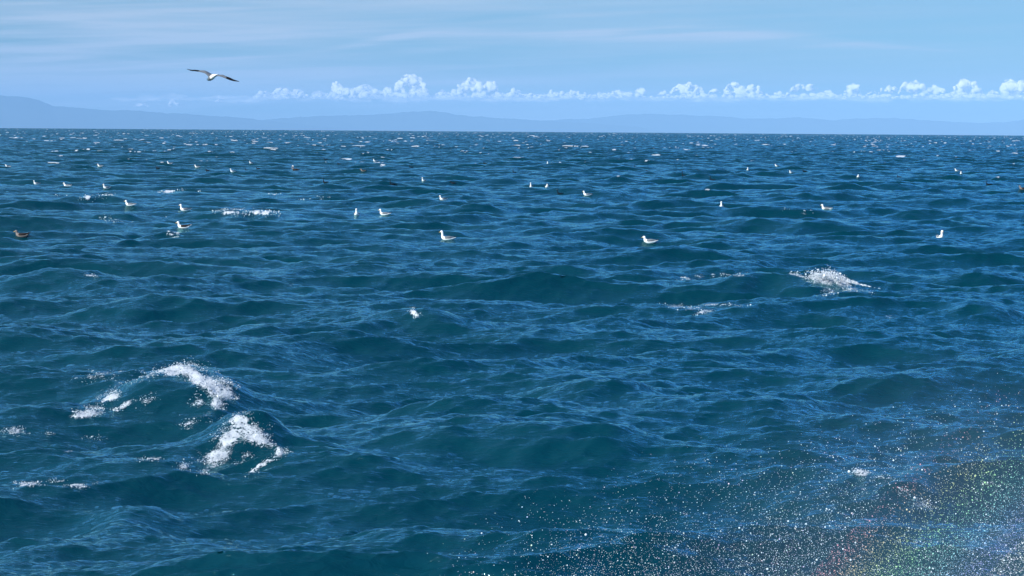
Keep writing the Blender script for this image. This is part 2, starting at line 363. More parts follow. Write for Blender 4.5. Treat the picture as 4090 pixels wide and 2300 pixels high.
sea = mesh_np("sea", P, FQ, [wm])
a = sea.data.attributes.new('foam', 'FLOAT', 'POINT'); a.data.foreach_set('value', FOAMV.astype(np.float32))
a = sea.data.attributes.new('chop', 'FLOAT', 'POINT'); a.data.foreach_set('value', (0.13 + 0.75 * smooth01(D, 60, 400) + .5 * smooth01(D, 400, 1500)).astype(np.float32))
tag(sea, kind='structure')

# ------------------------------------------------------------------ hills across the water
hm = simple_mat("hill_forest", (0.055, 0.075, 0.055), 0.95, 0.35, 0.002, 0.0)
def hills(name, pts, dist, thick, seed, ext=True):
    xs = np.linspace(pts[0][0], pts[-1][0], 700)
    ys = np.interp(xs, [p[0] for p in pts], [p[1] for p in pts])
    ys = ys + (vnoise(xs / 35, xs * 0, seed) - .5) * 3.5 + (vnoise(xs / 12, xs * 0, seed + 1) - .5) * 2.2
    V = []; nrow = 25
    top = np.array([at_dist(x, y, dist) for x, y in zip(xs, ys)])
    base = -dist * dist / (2 * RE) - 20
    for j in range(nrow):
        s = j / (nrow - 1) * 2 - 1                       # -1 near shore, 0 crest, 1 far side
        g = math.cos(s * math.pi / 2) ** 1.3
        k = (dist + s * thick) / dist
        nz = 1 + 0.35 * (vnoise(xs / 40 + j * 0.35, xs * 0 + j * 0.5, seed + 5) - .5) * (1 - g)
        V.append(np.stack([top[:, 0] * k, top[:, 1] * k, base + np.maximum(top[:, 2] - base, 0) * g * nz], -1))
    V = np.array(V); nn = len(xs)
    ii = np.arange(nrow * nn).reshape(nrow, nn)
    Fh = np.stack([ii[:-1, :-1], ii[:-1, 1:], ii[1:, 1:], ii[1:, :-1]], -1).reshape(-1, 4)
    o = mesh_np(name, V.reshape(-1, 3), Fh, [hm]); tag(o, kind='structure'); return o
hills("hills", [(560, 540), (700, 504), (776, 495), (932, 481), (1087, 475), (1242, 464), (1475, 458), (1630, 448), (1723, 442), (1786, 448), (1817, 459), (1987, 471), (2187, 484), (2406, 494), (2568, 510), (2720, 545)], 54000, 2600, 3)
hills("hills", [(1900, 520), (2024, 484), (2187, 480), (2365, 473), (2454, 462), (2584, 453), (2730, 459), (2933, 467), (2965, 474), (3217, 469), (3330, 481), (3428, 471), (3574, 472), (3704, 480), (3907, 491), (4012, 488), (4090, 477), (4500, 460), (5200, 480)], 58500, 2600, 9)
hills("hills", [(-1000, 400), (-300, 372), (0, 381), (47, 383), (110, 389), (150, 398), (180, 410), (215, 422), (310, 429), (388, 438), (497, 440), (620, 448), (800, 458), (950, 470), (1250, 500), (1500, 530)], 52000, 3500, 15)

# ------------------------------------------------------------------ cumulus bank beyond the hills
cm, t, b = new_mat("cloud_white")
t.nodes.remove(b)
df = N(t, 'ShaderNodeBsdfDiffuse', i_Color=(0.99, 0.99, 0.99, 1))
gn = N(t, 'ShaderNodeNewGeometry'); na = N(t, 'ShaderNodeVectorMath', operation='ADD'); t.links.new(gn.outputs['Normal'], na.inputs[0]); na.inputs[1].default_value = (0, 0, .45)
nn_ = N(t, 'ShaderNodeVectorMath', operation='NORMALIZE'); t.links.new(na.outputs[0], nn_.inputs[0]); t.links.new(nn_.outputs[0], df.inputs['Normal']); tl = N(t, 'ShaderNodeBsdfTranslucent', i_Color=(0.9, 0.92, 0.95, 1))
mx = N(t, 'ShaderNodeMixShader'); mx.inputs[0].default_value = 0.12
t.links.new(df.outputs[0], mx.inputs[1]); t.links.new(tl.outputs[0], mx.inputs[2])
lw = N(t, 'ShaderNodeLayerWeight', i_Blend=0.5)
tc = N(t, 'ShaderNodeTexCoord'); cn = N(t, 'ShaderNodeTexNoise', i_Scale=0.004, i_Detail=5.0, i_Roughness=0.65); t.links.new(tc.outputs['Object'], cn.inputs['Vector'])
ed = math_n(t, 'SUBTRACT', math_n(t, 'SUBTRACT', 1.0, lw.outputs['Facing']), math_n(t, 'MULTIPLY', cn.outputs[0], 0.55))
al = ramp(t, ed, [(0.0, 0.0), (0.55, 1.0)])
opac = N(t, 'ShaderNodeAttribute', attribute_name='opacity', attribute_type='OBJECT'); al = math_n(t, 'MULTIPLY', al, opac.outputs['Fac'])
tr = N(t, 'ShaderNodeBsdfTransparent'); m2 = N(t, 'ShaderNodeMixShader')
t.links.new(al, m2.inputs[0]); t.links.new(tr.outputs[0], m2.inputs[1]); t.links.new(mx.outputs[0], m2.inputs[2])
t.links.new(m2.outputs[0], t.nodes['Material Output'].inputs[0])

def ico(sub):
    import bmesh
    bm = bmesh.new(); bmesh.ops.create_icosphere(bm, subdivisions=sub, radius=1.0)
    v = np.array([x.co[:] for x in bm.verts]); f = np.array([[q.index for q in p.verts] for p in bm.faces]); bm.free()
    return v, f
I3 = ico(3); I1 = ico(1); I2 = ico(2)
class Bag:
    def __init__(s): s.V = []; s.F = []; s.n = 0
    def add(s, v, f): s.V.append(v); s.F.append(f + s.n); s.n += len(v)
CLOUD = [  # (x, y top, half width, height) of each heap
    (1640, 290, 74, 96), (1885, 306, 60, 80), (1955, 318, 56, 76), (1345, 322, 30, 60), (1450, 328, 62, 62), (1190, 350, 40, 40), (1115, 345, 36, 45), (1062, 358, 26, 28),
    (695, 384, 26, 42), (560, 402, 34, 24), (880, 376, 22, 30), (1555, 345, 34, 46), (1270, 358, 36, 34), (1775, 355, 36, 38), (1836, 330, 26, 54), (2020, 362, 40, 36),
    (2120, 366, 30, 30), (2210, 357, 34, 30), (2305, 352, 52, 36), (2400, 366, 26, 24), (2470, 352, 40, 34), (2562, 345, 30, 40), (2650, 358, 24, 24),
    (2745, 325, 70, 46), (2850, 350, 34, 28), (2935, 321, 46, 54), (3010, 332, 48, 42), (3110, 366, 40, 20), (3215, 328, 66, 36), (3310, 356, 30, 26), (3405, 325, 38, 54),
    (3490, 360, 34, 20), (3550, 338, 44, 34), (3645, 316, 60, 52), (3740, 330, 40, 42), (3860, 311, 66, 66), (3965, 352, 30, 26), (4055, 309, 72, 68), (4190, 320, 70, 60)]
rg = random.Random(4); cb = Bag()
def puff(c, r, sx=1.0, sz=0.92):
    v, f = I2
    cb.add(c + v * r * np.array([sx, 1, sz]), f)
for (x, yt, hw, hgt) in CLOUD:
    dist = 71000 + rg.uniform(-1500, 1500); pm = dist / F
    for k in range(int(14 + hw * hgt / 130)):
        u = rg.uniform(-1, 1); q = math.sqrt(rg.random())
        r = rg.uniform(0.16, 0.34) * min(hw, hgt) * (1 - 0.35 * abs(u))
        topl = hgt * math.sqrt(max(0, 1 - abs(u) ** 2.4))
        yy = yt + hgt - min(max(topl * q - r, r * .3), hgt - r)
        puff(at_dist(x + u * (hw - r * .7), yy, dist + rg.uniform(-1, 1) * hw * pm * 0.6), r * pm * 1.05)
x = 1000
while x < 4350:                                     # ragged low heaps between the tall ones
    g = vnoise(np.array([x / 70.0]), np.array([0.5]), 77)[0]; r = 6 + 15 * g * rg.uniform(.5, 1)
    if rg.random() < .35 + .6 * g: puff(at_dist(x, 390 - rg.uniform(0, 20) * g, 70000 + rg.uniform(-1500, 1500)), r * 8.25, 1.3, .85)
    x += rg.uniform(6, 15)
def cloud_obj(bag, opacity, vox, disp):
    o = mesh_np("clouds", np.concatenate(bag.V), np.concatenate(bag.F), [cm]); o['opacity'] = opacity
    rm = o.modifiers.new('remesh', 'REMESH'); rm.mode = 'VOXEL'; rm.voxel_size = vox; rm.use_smooth_shade = True
    sm_ = o.modifiers.new('smooth', 'SMOOTH'); sm_.iterations = 3
    tx = bpy.data.textures.new('cloud_tex', 'CLOUDS'); tx.noise_scale = 300; tx.noise_depth = 3
    dp = o.modifiers.new('displace', 'DISPLACE'); dp.texture = tx; dp.texture_coords = 'LOCAL'; dp.strength = disp; dp.mid_level = 0.5
    return o
for k in range(64):
    x = rg.uniform(1020, 4300) if k > 24 else rg.uniform(1020, 2080); hw = rg.uniform(24, 52); hgt = rg.uniform(14, 34) if k > 24 else rg.uniform(20, 46)
    for j in range(12):
        u = rg.uniform(-1, 1); r = rg.uniform(.2, .4) * hgt
        puff(at_dist(x + u * hw, 388 - (hgt - r) * rg.random() * (1 - u * u), 69800 + rg.uniform(-900, 900)), r * 8.4)
o = cloud_obj(cb, 0.9, 40.0, 170)
tag(o, label="row of white cumulus clouds low over the hazy hills", cat="cloud", kind='stuff')
cb = Bag(); x = 500                                  # thin grey-blue layer the heaps grow out of
while x < 4400:
    puff(at_dist(x, 394 + rg.uniform(-9, 9), 68500 + rg.uniform(-1500, 1500)), rg.uniform(10, 18) * 8.05, rg.uniform(2.5, 6), .8); x += rg.uniform(22, 50)
o = cloud_obj(cb, 0.2, 50.0, 200); tag(o, label="thin blue grey cloud layer under the row of cumulus", cat="cloud", kind='stuff')
# ------------------------------------------------------------------ haze
hz, t, b = new_mat("haze"); t.nodes.remove(b)
pv = N(t, 'ShaderNodeVolumePrincipled'); pv.inputs['Color'].default_value = (0.32, 0.60, 0.92, 1); pv.inputs['Density'].default_value = 3.5e-5; pv.inputs['Anisotropy'].default_value = -0.25
t.links.new(pv.outputs[0], t.nodes['Material Output'].inputs['Volume'])
zb, zt, s_ = -300.0, 905.0, 63500.0
V = np.array([(x, y, z) for z in (zb, zt) for x, y in ((-s_, -20000), (s_, -20000), (s_, s_), (-s_, s_))])
Fc = np.array([(0, 3, 2, 1), (4, 5, 6, 7), (0, 1, 5, 4), (1, 2, 6, 5), (2, 3, 7, 6), (3, 0, 4, 7)])
o = mesh_np("haze", V, Fc, [hz], smooth=False); tag(o, kind='stuff')
#BIRDS
# ------------------------------------------------------------------ birds
def feather(name, col, rough=0.8, noise=0.15, scale=30):
    return simple_mat(name, col, rough, noise, scale, 0.15)
WHITE = feather("white_feathers", (0.86, 0.86, 0.84)); GREY = feather("slate_feathers", (0.17, 0.19, 0.205)); BLACK = feather("black_feathers", (0.006, 0.007, 0.010))
YELLOW = feather("yellow_bill", (0.75, 0.42, 0.05), 0.4); BROWN = feather("brown_feathers", (0.035, 0.026, 0.022), 0.85, 0.55, 25); PALE = feather("pale_brown_feathers", (0.27, 0.225, 0.20), 0.85, 0.5, 30)
MATS = [WHITE, GREY, BLACK, YELLOW, BROWN, PALE]
class Loft:
    def __init__(s): s.V = []; s.F = []; s.M = []
    def tube(s, rings, mats, nseg=14, matfn=None):
        """rings: (centre, half width, half height) along a smooth path in the x-z plane or 3-D; closed tips"""
        C = np.array([r[0] for r in rings], float)
        T = np.gradient(C, axis=0); T /= np.linalg.norm(T, axis=1)[:, None]
        base = len(s.V)
        for c, t_, (_, w, h) in zip(C, T, rings):
            side = np.array([0, 1.0, 0]); 
            if abs(t_[1]) > 0.9: side = np.array([1.0, 0, 0])
            side = side - t_ * (side @ t_); side /= np.linalg.norm(side)
            upv = np.cross(t_, side); 
            for k in range(nseg):
                a_ = 2 * math.pi * k / nseg
                s.V.append(c + side * w * math.cos(a_) + upv * h * math.sin(a_))
        n = len(rings)
        for i in range(n - 1):
            for k in range(nseg):
                q = (base + i * nseg + k, base + i * nseg + (k + 1) % nseg, base + (i + 1) * nseg + (k + 1) % nseg, base + (i + 1) * nseg + k)
                s.F.append(q); cen = sum(s.V[j] for j in q) / 4
                s.M.append(matfn(cen, i) if matfn else mats[i])
        for (i, rev) in ((0, True), (n - 1, False)):
            s.V.append(C[i]); ci = len(s.V) - 1
            for k in range(nseg):
                a_, b_ = base + i * nseg + k, base + i * nseg + (k + 1) % nseg
                s.F.append((a_, b_, ci, ci) if not rev else (b_, a_, ci, ci)); s.M.append(s.M[-1] if not rev else (matfn(C[i], i) if matfn else mats[0]))
    def ball(s, c, r, m):
        v, f = I1; base = len(s.V)
        s.V += [np.array(c) + x * r for x in v]; s.F += [(a + base, b_ + base, d + base, d + base) for a, b_, d in f]; s.M += [m] * len(f)
    def build(s, name, sub=1):
        import bmesh
        me = bpy.data.meshes.new(name); bm = bmesh.new()
        vs = [bm.verts.new(v) for v in s.V]
        for q, m in zip(s.F, s.M):
            u = []
            for j in q:
                if vs[j] not in u: u.append(vs[j])
            try:
                f = bm.faces.new(u); f.material_index = m; f.smooth = True
            except ValueError: pass
        bmesh.ops.recalc_face_normals(bm, faces=bm.faces)
        bm.to_mesh(me); bm.free()
        for mt in MATS: me.materials.append(mt)
        return link(bpy.data.objects.new(name, me))
def refine(rings, n=4):
    """Catmull-Rom resampling of the rings so the body is smooth"""
    A = np.array([[*r[0], r[1], r[2]] for r in rings]); A = np.vstack([2 * A[0] - A[1], A, 2 * A[-1] - A[-2]]); out = []
    for i in range(1, len(A) - 2):
        for k in range(n):
            t_ = k / n; p0, p1, p2, p3 = A[i - 1:i + 3]
            out.append(.5 * (2 * p1 + (p2 - p0) * t_ + (2 * p0 - 5 * p1 + 4 * p2 - p3) * t_ ** 2 + (3 * p1 - p0 - 3 * p2 + p3) * t_ ** 3))
    out.append(A[-2]); return [((o[0], o[1], o[2]), max(o[3], .002), max(o[4], .002)) for o in out]

def floating_gull(name, neck=0.10, kind='adult', tail=0.0):
    """faces +x, water line at z = 0; neck = extra neck length"""
    L = Loft(); W = {'adult': 0, 'brown': 5, 'dark': 0}[kind]; Mn = {'adult': 1, 'brown': 4, 'dark': 4}[kind]
    neck *= .72; hz_ = 0.165 + neck
    rings = [((-.33, 0, .085 + tail), .022, .007), ((-.26, 0, .07 + tail * .7), .045, .018), ((-.17, 0, .045), .075, .055), ((-.05, 0, .035), .095, .085), ((.07, 0, .04), .092, .088), ((.145, 0, .075), .068, .072),
             ((.175, 0, .12), .045, .052), ((.18, 0, .12 + neck * .6), .036, .042), ((.195, 0, hz_ + .01), .039, .042), ((.228, 0, hz_ + .012), .034, .036), ((.255, 0, hz_), .018, .021)]
    rings = refine(rings, 3)
    def mf(c, i):
        x, y, z = c
        if x < -.27 and kind == 'brown': return 4
        if -.26 < x < .10 and z > .055 + .03 * (x < 0): return Mn
        return W
    L.tube(rings, None, 14, mf)
    L.tube([((.248, 0, hz_ - .002), .013, .014), ((.275, 0, hz_ - .006), .009, .011), ((.298, 0, hz_ - .011), .006, .009), ((.308, 0, hz_ - .017), .002, .003)], [3, 3, 2 if kind == 'brown' else 3], 8)
    for sgn in (-1, 1):                       # folded wings with dark crossed tips above the tail
        L.tube(refine([((.11, sgn * .068, .075), .012, .02), ((.05, sgn * .085, .08), .022, .045), ((-.08, sgn * .080, .085), .022, .045), ((-.19, sgn * .050, .088 + tail * .4), .014, .024), ((-.29, sgn * .022, .105 + tail), .007, .010), ((-.38, sgn * .006, .125 + tail * 1.3), .002, .003)], 2),
               None, 10, lambda c, i: 2 if c[0] < -.26 else Mn)
        L.ball((.232, sgn * .031, hz_ + .014), .006, 2)
    return L.build(name)
def cormorant(name, neck=0.22):
    L = Loft(); z1 = .06 + neck
    L.tube(refine([((-.36, 0, .03), .03, .006), ((-.22, 0, .02), .06, .03), ((-.05, 0, .0), .09, .055), ((.10, 0, .01), .075, .06), ((.17, 0, .06), .038, .045), ((.185, 0, .06 + neck * .5), .022, .025), ((.19, 0, z1), .021, .024), ((.215, 0, z1 + .03), .024, .023), ((.25, 0, z1 + .04), .015, .016)], 3), None, 12, lambda c, i: 2)
    L.tube([((.245, 0, z1 + .042), .009, .010), ((.29, 0, z1 + .05), .006, .007), ((.325, 0, z1 + .052), .003, .004)], [1, 1], 8)
    for sgn in (-1, 1):
        L.tube(refine([((.08, sgn * .06, .03), .01, .02), ((-.05, sgn * .08, .035), .018, .035), ((-.25, sgn * .03, .04), .005, .01)], 2), None, 8, lambda c, i: 2)
        L.ball((.228, sgn * .021, z1 + .036), .004, 3)
    return L.build(name)
def duck(name):
    L = Loft()
    L.tube(refine([((-.24, 0, .06), .02, .007), ((-.15, 0, .03), .06, .035), ((-.02, 0, .02), .085, .06), ((.10, 0, .03), .07, .06), ((.145, 0, .08), .036, .04), ((.155, 0, .12), .032, .034), ((.18, 0, .14), .034, .034), ((.205, 0, .13), .02, .02)], 3), None, 12, lambda c, i: 2 if c[2] > .03 else 4)
    L.tube([((.20, 0, .128), .014, .011), ((.24, 0, .118), .012, .006), ((.255, 0, .116), .006, .003)], [2, 2], 8)
    for sgn in (-1, 1): L.ball((.185, sgn * .03, .145), .005, 3)
    return L.build(name)
def pelican(name):
    L = Loft()
    def mf(c, i): return 0 if c[2] > .42 else (5 if c[0] > .24 and c[2] > .2 else 4)
    L.tube(refine([((-.48, 0, .06), .04, .012), ((-.33, 0, .08), .10, .05), ((-.10, 0, .10), .15, .12), ((.12, 0, .10), .14, .13), ((.25, 0, .16), .08, .09), ((.27, 0, .28), .045, .05), ((.26, 0, .40), .038, .042), ((.275, 0, .49), .04, .045), ((.32, 0, .52), .042, .042), ((.36, 0, .50), .026, .03)], 3), None, 14, mf)
    L.tube(refine([((.35, 0, .50), .022, .022), ((.38, 0, .40), .02, .035), ((.40, 0, .28), .014, .030), ((.41, 0, .19), .005, .008)], 2), None, 8, lambda c, i: 5)
    for sgn in (-1, 1):
        L.tube(refine([((.15, sgn * .11, .15), .02, .03), ((-.05, sgn * .14, .17), .035, .07), ((-.3, sgn * .08, .14), .02, .035), ((-.50, sgn * .03, .10), .005, .01)], 2), None, 10, lambda c, i: 4)
        L.ball((.335, sgn * .036, .53), .007, 2)
    return L.build(name)

GULLS_A = "gulls sitting on the choppy sea"; DARKS = "dark seabirds swimming among the gulls"
# (x, y of the water line, maker, kwargs, heading deg (0 = to the right, 180 = to the left, 270 = to the viewer), category, label)
B = [
 (1788, 957, 'g', dict(neck=.17), 188, "gull", "tall necked white gull facing left, nearest bird to the centre of the sea"),
 (2592, 966, 'g', dict(neck=.04), 180, "gull", "white gull with lowered head facing left, between the centre and the breaking wave"),
 (3753, 952, 'g', dict(neck=.15), 282, "gull", "white gull seen head on near the right edge, above the breaking wave"),
 (85, 943, 'g', dict(neck=.03, kind='brown', tail=.06), 184, "gull", "brown young gull with pale head at the far left edge"),
 (731, 910, 'g', dict(neck=.07, kind='dark', tail=.05), 190, "gull", "dark winged white gull with raised tail above the left foam patch"),
 (520, 820, 'g', dict(neck=.07), 182, "gull", "white gull with slate wings facing left, left of the long foam strip"),
 (738, 840, 'g', dict(neck=.13), 205, "gull", "gull with upright neck just above left end of long foam strip"),
 (1425, 857, 'g', dict(neck=.14), 268, "gull", "gull seen end on, left of the slate winged pair bird"),
 (1535, 857, 'g', dict(neck=.10), 180, "gull", "white gull with slate wings in profile just right of long foam strip"),
 (2883, 827, 'g', dict(neck=.16), 262, "gull", "upright white gull seen head on, right of centre"),
 (3300, 838, 'g', dict(neck=.08), 176, "gull", "long bodied white gull in profile, far above the breaking wave"),
 (2121, 747, 'g', dict(neck=.18), 255, "gull", "very upright narrow white gull near the middle of the sea"),
 (2184, 745, 'g', dict(neck=.02), 275, "gull", "tiny round white gull right beside the very upright gull"),
 (2343, 778, 'g', dict(neck=.09), 196, "gull", "small white gull with tail trailing right, right of the upright pair"),
 (1768, 800, 'g', dict(neck=.08), 215, "gull", "small white gull alone above the tall necked central gull"),
 (1695, 726, 'g', dict(neck=.11), 240, "gull", "white gull with dark wing beside the small dark duck"),
 (2191, 656, 'g', dict(neck=.15), 265, "gull", "distant upright white gull above the very upright middle gull"),
 (1500, 645, 'g', dict(neck=.12), 200, "gull", "distant white gull on top of a small white breaking crest"),
 (1005, 653, 'g', dict(neck=.08), 230, "gull", "distant white gull left of the brown pelican"),
 (929, 688, 'g', dict(neck=.11), 210, "gull", "white gull with lifted head, left below the pelican's white neighbour"),
 (790, 670, 'g', dict(neck=.06), 190, "gull", "distant speckled gull between two white ones at upper left"),
 (677, 654, 'g', dict(neck=.09, tail=.05), 190, "gull", "distant gull with cocked tail at upper left"),
 (400, 664, 'g', dict(neck=.05), 186, "gull", "distant low white gull facing left, left of the cocked tail gull"),
 (33, 665, 'g', dict(neck=.04), 184, "gull", "distant white gull by the left edge near the horizon"),
 (144, 736, 'g', dict(neck=.08), 225, "gull", "leftmost of the three small white gulls in a row at left"),
 (268, 742, 'g', dict(neck=.05, kind='adult'), 184, "gull", "middle of the three small gulls in a row at left"),
 (427, 752, 'g', dict(neck=.12), 218, "gull", "rightmost and tallest of the three small gulls in a row at left"),
 (2987, 678, 'g', dict(neck=.12), 262, "gull", "distant upright gull leftmost of a trio right of centre"),
 (3103, 663, 'g', dict(neck=.06), 205, "gull", "distant gull highest of the trio right of centre"),
 (3161, 691, 'g', dict(neck=.07), 225, "gull", "distant gull on a foamy crest, rightmost of its trio"),
 (3819, 683, 'g', dict(neck=.05), 200, "gull", "upper left gull of the close pair near the right edge"),
 (3839, 694, 'g', dict(neck=.06), 250, "gull", "lower right gull of the close pair near the right edge"),
 (3427, 708, 'g', dict(neck=.02), 265, "gull", "tiny white gull alone between the trio and the right pair"),
 (1451, 680, 'g', dict(neck=.02, kind='brown'), 180, "gull", "faint pale brown gull lying low under the crest riding gull"),
 (1183, 683, 'p', {}, 183, "pelican", "brown pelican with pale head and long folded bill facing left"),
 (2734, 703, 'c', dict(neck=.34), 184, "cormorant", "black cormorant with the longest thin neck, right of centre"),
 (1300, 729, 'c', dict(neck=.22), 186, "cormorant", "black cormorant with upright neck below the pelican, to its right"),
 (1567, 736, 'c', dict(neck=.24), 200, "cormorant", "black cormorant left of the gull with the dark wing"),
 (1810, 733, 'd', {}, 184, "duck", "small dark duck right of the gull with the dark wing"),
 (2844, 718, 'c', dict(neck=.20), 180, "cormorant", "small black cormorant just right of the longest necked one"),
 (3947, 736, 'c', dict(neck=.14), 190, "cormorant", "black cormorant below the close gull pair near the right edge"),
 (1642, 665, 'c', dict(neck=.16), 195, "cormorant", "distant black cormorant right of the gull riding a crest"),
 (1299, 637, 'c', dict(neck=.20), 190, "cormorant", "distant black cormorant at the left end of a thin foam strip"),
 (1356, 653, 'd', {}, 186, "duck", "tiny dark duck under the thin foam strip"),
 (2052, 688, 'c', dict(neck=.22), 225, "cormorant", "distant black cormorant above the very upright middle gull, to its left"),
 (1938, 653, 'd', {}, 182, "duck", "distant dark duck at the right end of a small foam patch"),
 (2239, 772, 'c', dict(neck=.18), 200, "cormorant", "faint dark cormorant between the upright pair and the trailing tail gull"),
 (986, 680, 'c', dict(neck=.12), 190, "cormorant", "dark cormorant right of the gull with lifted head"),
 (1029, 674, 'd', {}, 186, "duck", "tiny dark duck left of the pelican"),
 (634, 671, 'd', {}, 180, "duck", "tiny dark duck under the cocked tail gull"),
 (827, 682, 'd', {}, 186, "duck", "tiny dark duck right below the speckled gull"),
 (2541, 667, 'c', dict(neck=.16), 200, "cormorant", "very distant thin black cormorant left of the longest necked one, higher up"),
 (2588, 685, 'd', {}, 184, "duck", "tiny dark duck left of the longest necked cormorant"),
 (2789, 681, 'd', {}, 186, "duck", "tiny dark duck up and right of the longest necked cormorant"),
 (3216, 683, 'c', dict(neck=.12), 188, "cormorant", "small black cormorant right of the gull trio"),
 (3592, 706, 'd', {}, 184, "duck", "tiny dark duck right of the lone tiny white gull"),
 (3633, 680, 'd', {}, 190, "duck", "faint tiny dark duck left of the close gull pair"),
 (2341, 649, 'c', dict(neck=.14), 196, "cormorant", "very distant black cormorant right of the distant upright gull"),
 (4084, 754, 'g', dict(neck=.08, kind='brown'), 200, "gull", "dark young gull cut off by the right edge of the picture"),
]
for (x, y, mk, kw, hd, cat, lab) in B:
    p = find_sea(x, y)
    if mk == 'g': o = floating_gull("gull", **kw)
    elif mk == 'c': o = cormorant("cormorant", **kw)
    elif mk == 'd': o = duck("duck")
    else: o = pelican("pelican")
    o.location = (p[0], p[1], p[2] - .005); o.rotation_euler = (0, 0, math.radians(hd))
    if mk == 'g': o.scale = (1, 1.22, 1)
    tag(o, lab, cat, {'g': GULLS_A, 'c': "black cormorants swimming far out", 'd': "small dark ducks swimming far out"}.get(mk))

# flying gull: one mesh, heading away and to the left, wings spread
def flying_gull():
    L = Loft()
    D0 = 52.0; s = D0 / F
    def W(cx, cy, depth=0.0):      # local metres: photo offsets from the body centre -> x right, z up, y away
        return np.array([(cx - 1290) / 8.587 * s, depth, -(cy - 560) / 8.587 * s])
    # body: head low left and away, white rump and tail towards the viewer at the upper right
    body = [(W(1440, 500, -.22), .055, .010), (W(1400, 515, -.17), .045, .018), (W(1330, 545, -.10), .055, .045), (W(1260, 585, .0), .062, .060), (W(1205, 620, .10), .055, .055), (W(1165, 645, .18), .042, .042), (W(1135, 650, .23), .036, .037), (W(1115, 655, .27), .026, .026)]
    L.tube(refine(body, 3), None, 14, lambda c, i: 0 if (c[1] < -.03 or c[1] > .155) else 1)
    L.tube([(W(1118, 657, .265), .012, .012), (W(1098, 668, .30), .006, .008), (W(1090, 674, .32), .002, .003)], [3, 3], 8)
    for dx in (-1, 1): L.ball(W(1122 + dx * 18, 640, .25), .007, 2)
    # wings: (leading-edge px, trailing-edge px, chord depth) stations
    def wing(st, tipfn):
        base = len(L.V); nst = len(st)
        for (lx, ly, tx, ty, ch, dp) in st:
            a_ = W(lx, ly, dp + ch * .5); b_ = W(tx, ty, dp - ch * .5); th = .012 * ch / .15 + .003
            nrm = np.cross(b_ - a_, np.array([1.0, 0, 0])); nrm /= np.linalg.norm(nrm)
            for f_, k in ((0, 0), (.25, 1), (.6, .8), (1, 0), (.6, -.4), (.25, -.6)):
                L.V.append(a_ * (1 - f_) + b_ * f_ + nrm * th * k)
        for i in range(nst - 1):
            for k in range(6):
                L.F.append((base + i * 6 + k, base + i * 6 + (k + 1) % 6, base + (i + 1) * 6 + (k + 1) % 6, base + (i + 1) * 6 + k)); L.M.append(tipfn(i, k))
    def interp(st, n=3):
        A = np.array(st, float); A = np.vstack([2 * A[0] - A[1], A, 2 * A[-1] - A[-2]]); out = []
        for i in range(1, len(A) - 2):
            for k in range(n):
                t_ = k / n; p0, p1, p2, p3 = A[i - 1:i + 3]
                out.append(.5 * (2 * p1 + (p2 - p0) * t_ + (2 * p0 - 5 * p1 + 4 * p2 - p3) * t_ ** 2 + (3 * p1 - p0 - 3 * p2 + p3) * t_ ** 3))
        out.append(A[-2]); return out
    wl = interp([(1300, 490, 1230, 640, .17, .04), (1180, 430, 1130, 560, .17, .05), (1060, 368, 1040, 470, .16, .06), (960, 350, 930, 430, .15, .07), (860, 358, 800, 405, .13, .06), (720, 342, 690, 390, .11, .05), (560, 340, 560, 378, .08, .03), (415, 318, 440, 330, .02, .0)])
    wing(wl, lambda i, k: 2 if i >= 12 else (1 if k < 3 or i >= 8 else 1))
    wr = interp([(1330, 490, 1350, 600, .17, .0), (1470, 505, 1440, 550, .16, .0), (1560, 500, 1540, 562, .15, .0), (1630, 495, 1640, 595, .14, .0), (1740, 545, 1740, 635, .13, -.01), (1860, 590, 1860, 680, .11, -.03), (2000, 655, 2000, 715, .08, -.05), (2175, 715, 2160, 728, .02, -.08)])
    wing(wr, lambda i, k: 2 if i >= 12 else 1)
    o = L.build("flying_gull")
    c = at_dist(850.2, 305.2, D0); o.location = c
    a_ = math.atan2(c[0], c[1]); o.rotation_euler = (0, 0, -a_)
    tag(o, "white gull with grey black tipped wings gliding in the sky above the sea", "gull")
flying_gull()

# ------------------------------------------------------------------ breaking foam clumps and flung drops on the near crests
sp, t, b = new_mat("foam_drops"); b.inputs['Base Color'].default_value = (0.88, 0.90, 0.91, 1); b.inputs['Roughness'].default_value = 0.35; b.inputs['Specular IOR Level'].default_value = 0.5
tc = N(t, 'ShaderNodeTexCoord'); nz = N(t, 'ShaderNodeTexNoise', i_Scale=9.0, i_Detail=4.0, i_Roughness=.7); t.links.new(tc.outputs['Object'], nz.inputs['Vector'])
t.links.new(mixc(t, ramp(t, nz.outputs[0], [(.36, 0), (.62, 1)]), (0.34, 0.42, 0.46), (0.84, 0.86, 0.87)), b.inputs['Base Color'])
def scatter(C, Rr, geo, jit=0.0):
    v, f = geo; n = len(C); k = len(v)
    S = Rr[:, None, None] * (1 + (jit * RNG.normal(size=(n, k, 1)) if jit else 0))
    return (C[:, None, :] + v[None] * S).reshape(-1, 3), (f[None] + (np.arange(n) * k)[:, None, None]).reshape(-1, 3)
V_, F_, n0 = [], [], 0
lump2 = lambda x, y: vnoise(x / .16 + y / .5, y / .13, 50) * .55 + vnoise(x / .06, y / .06, 51) * .45
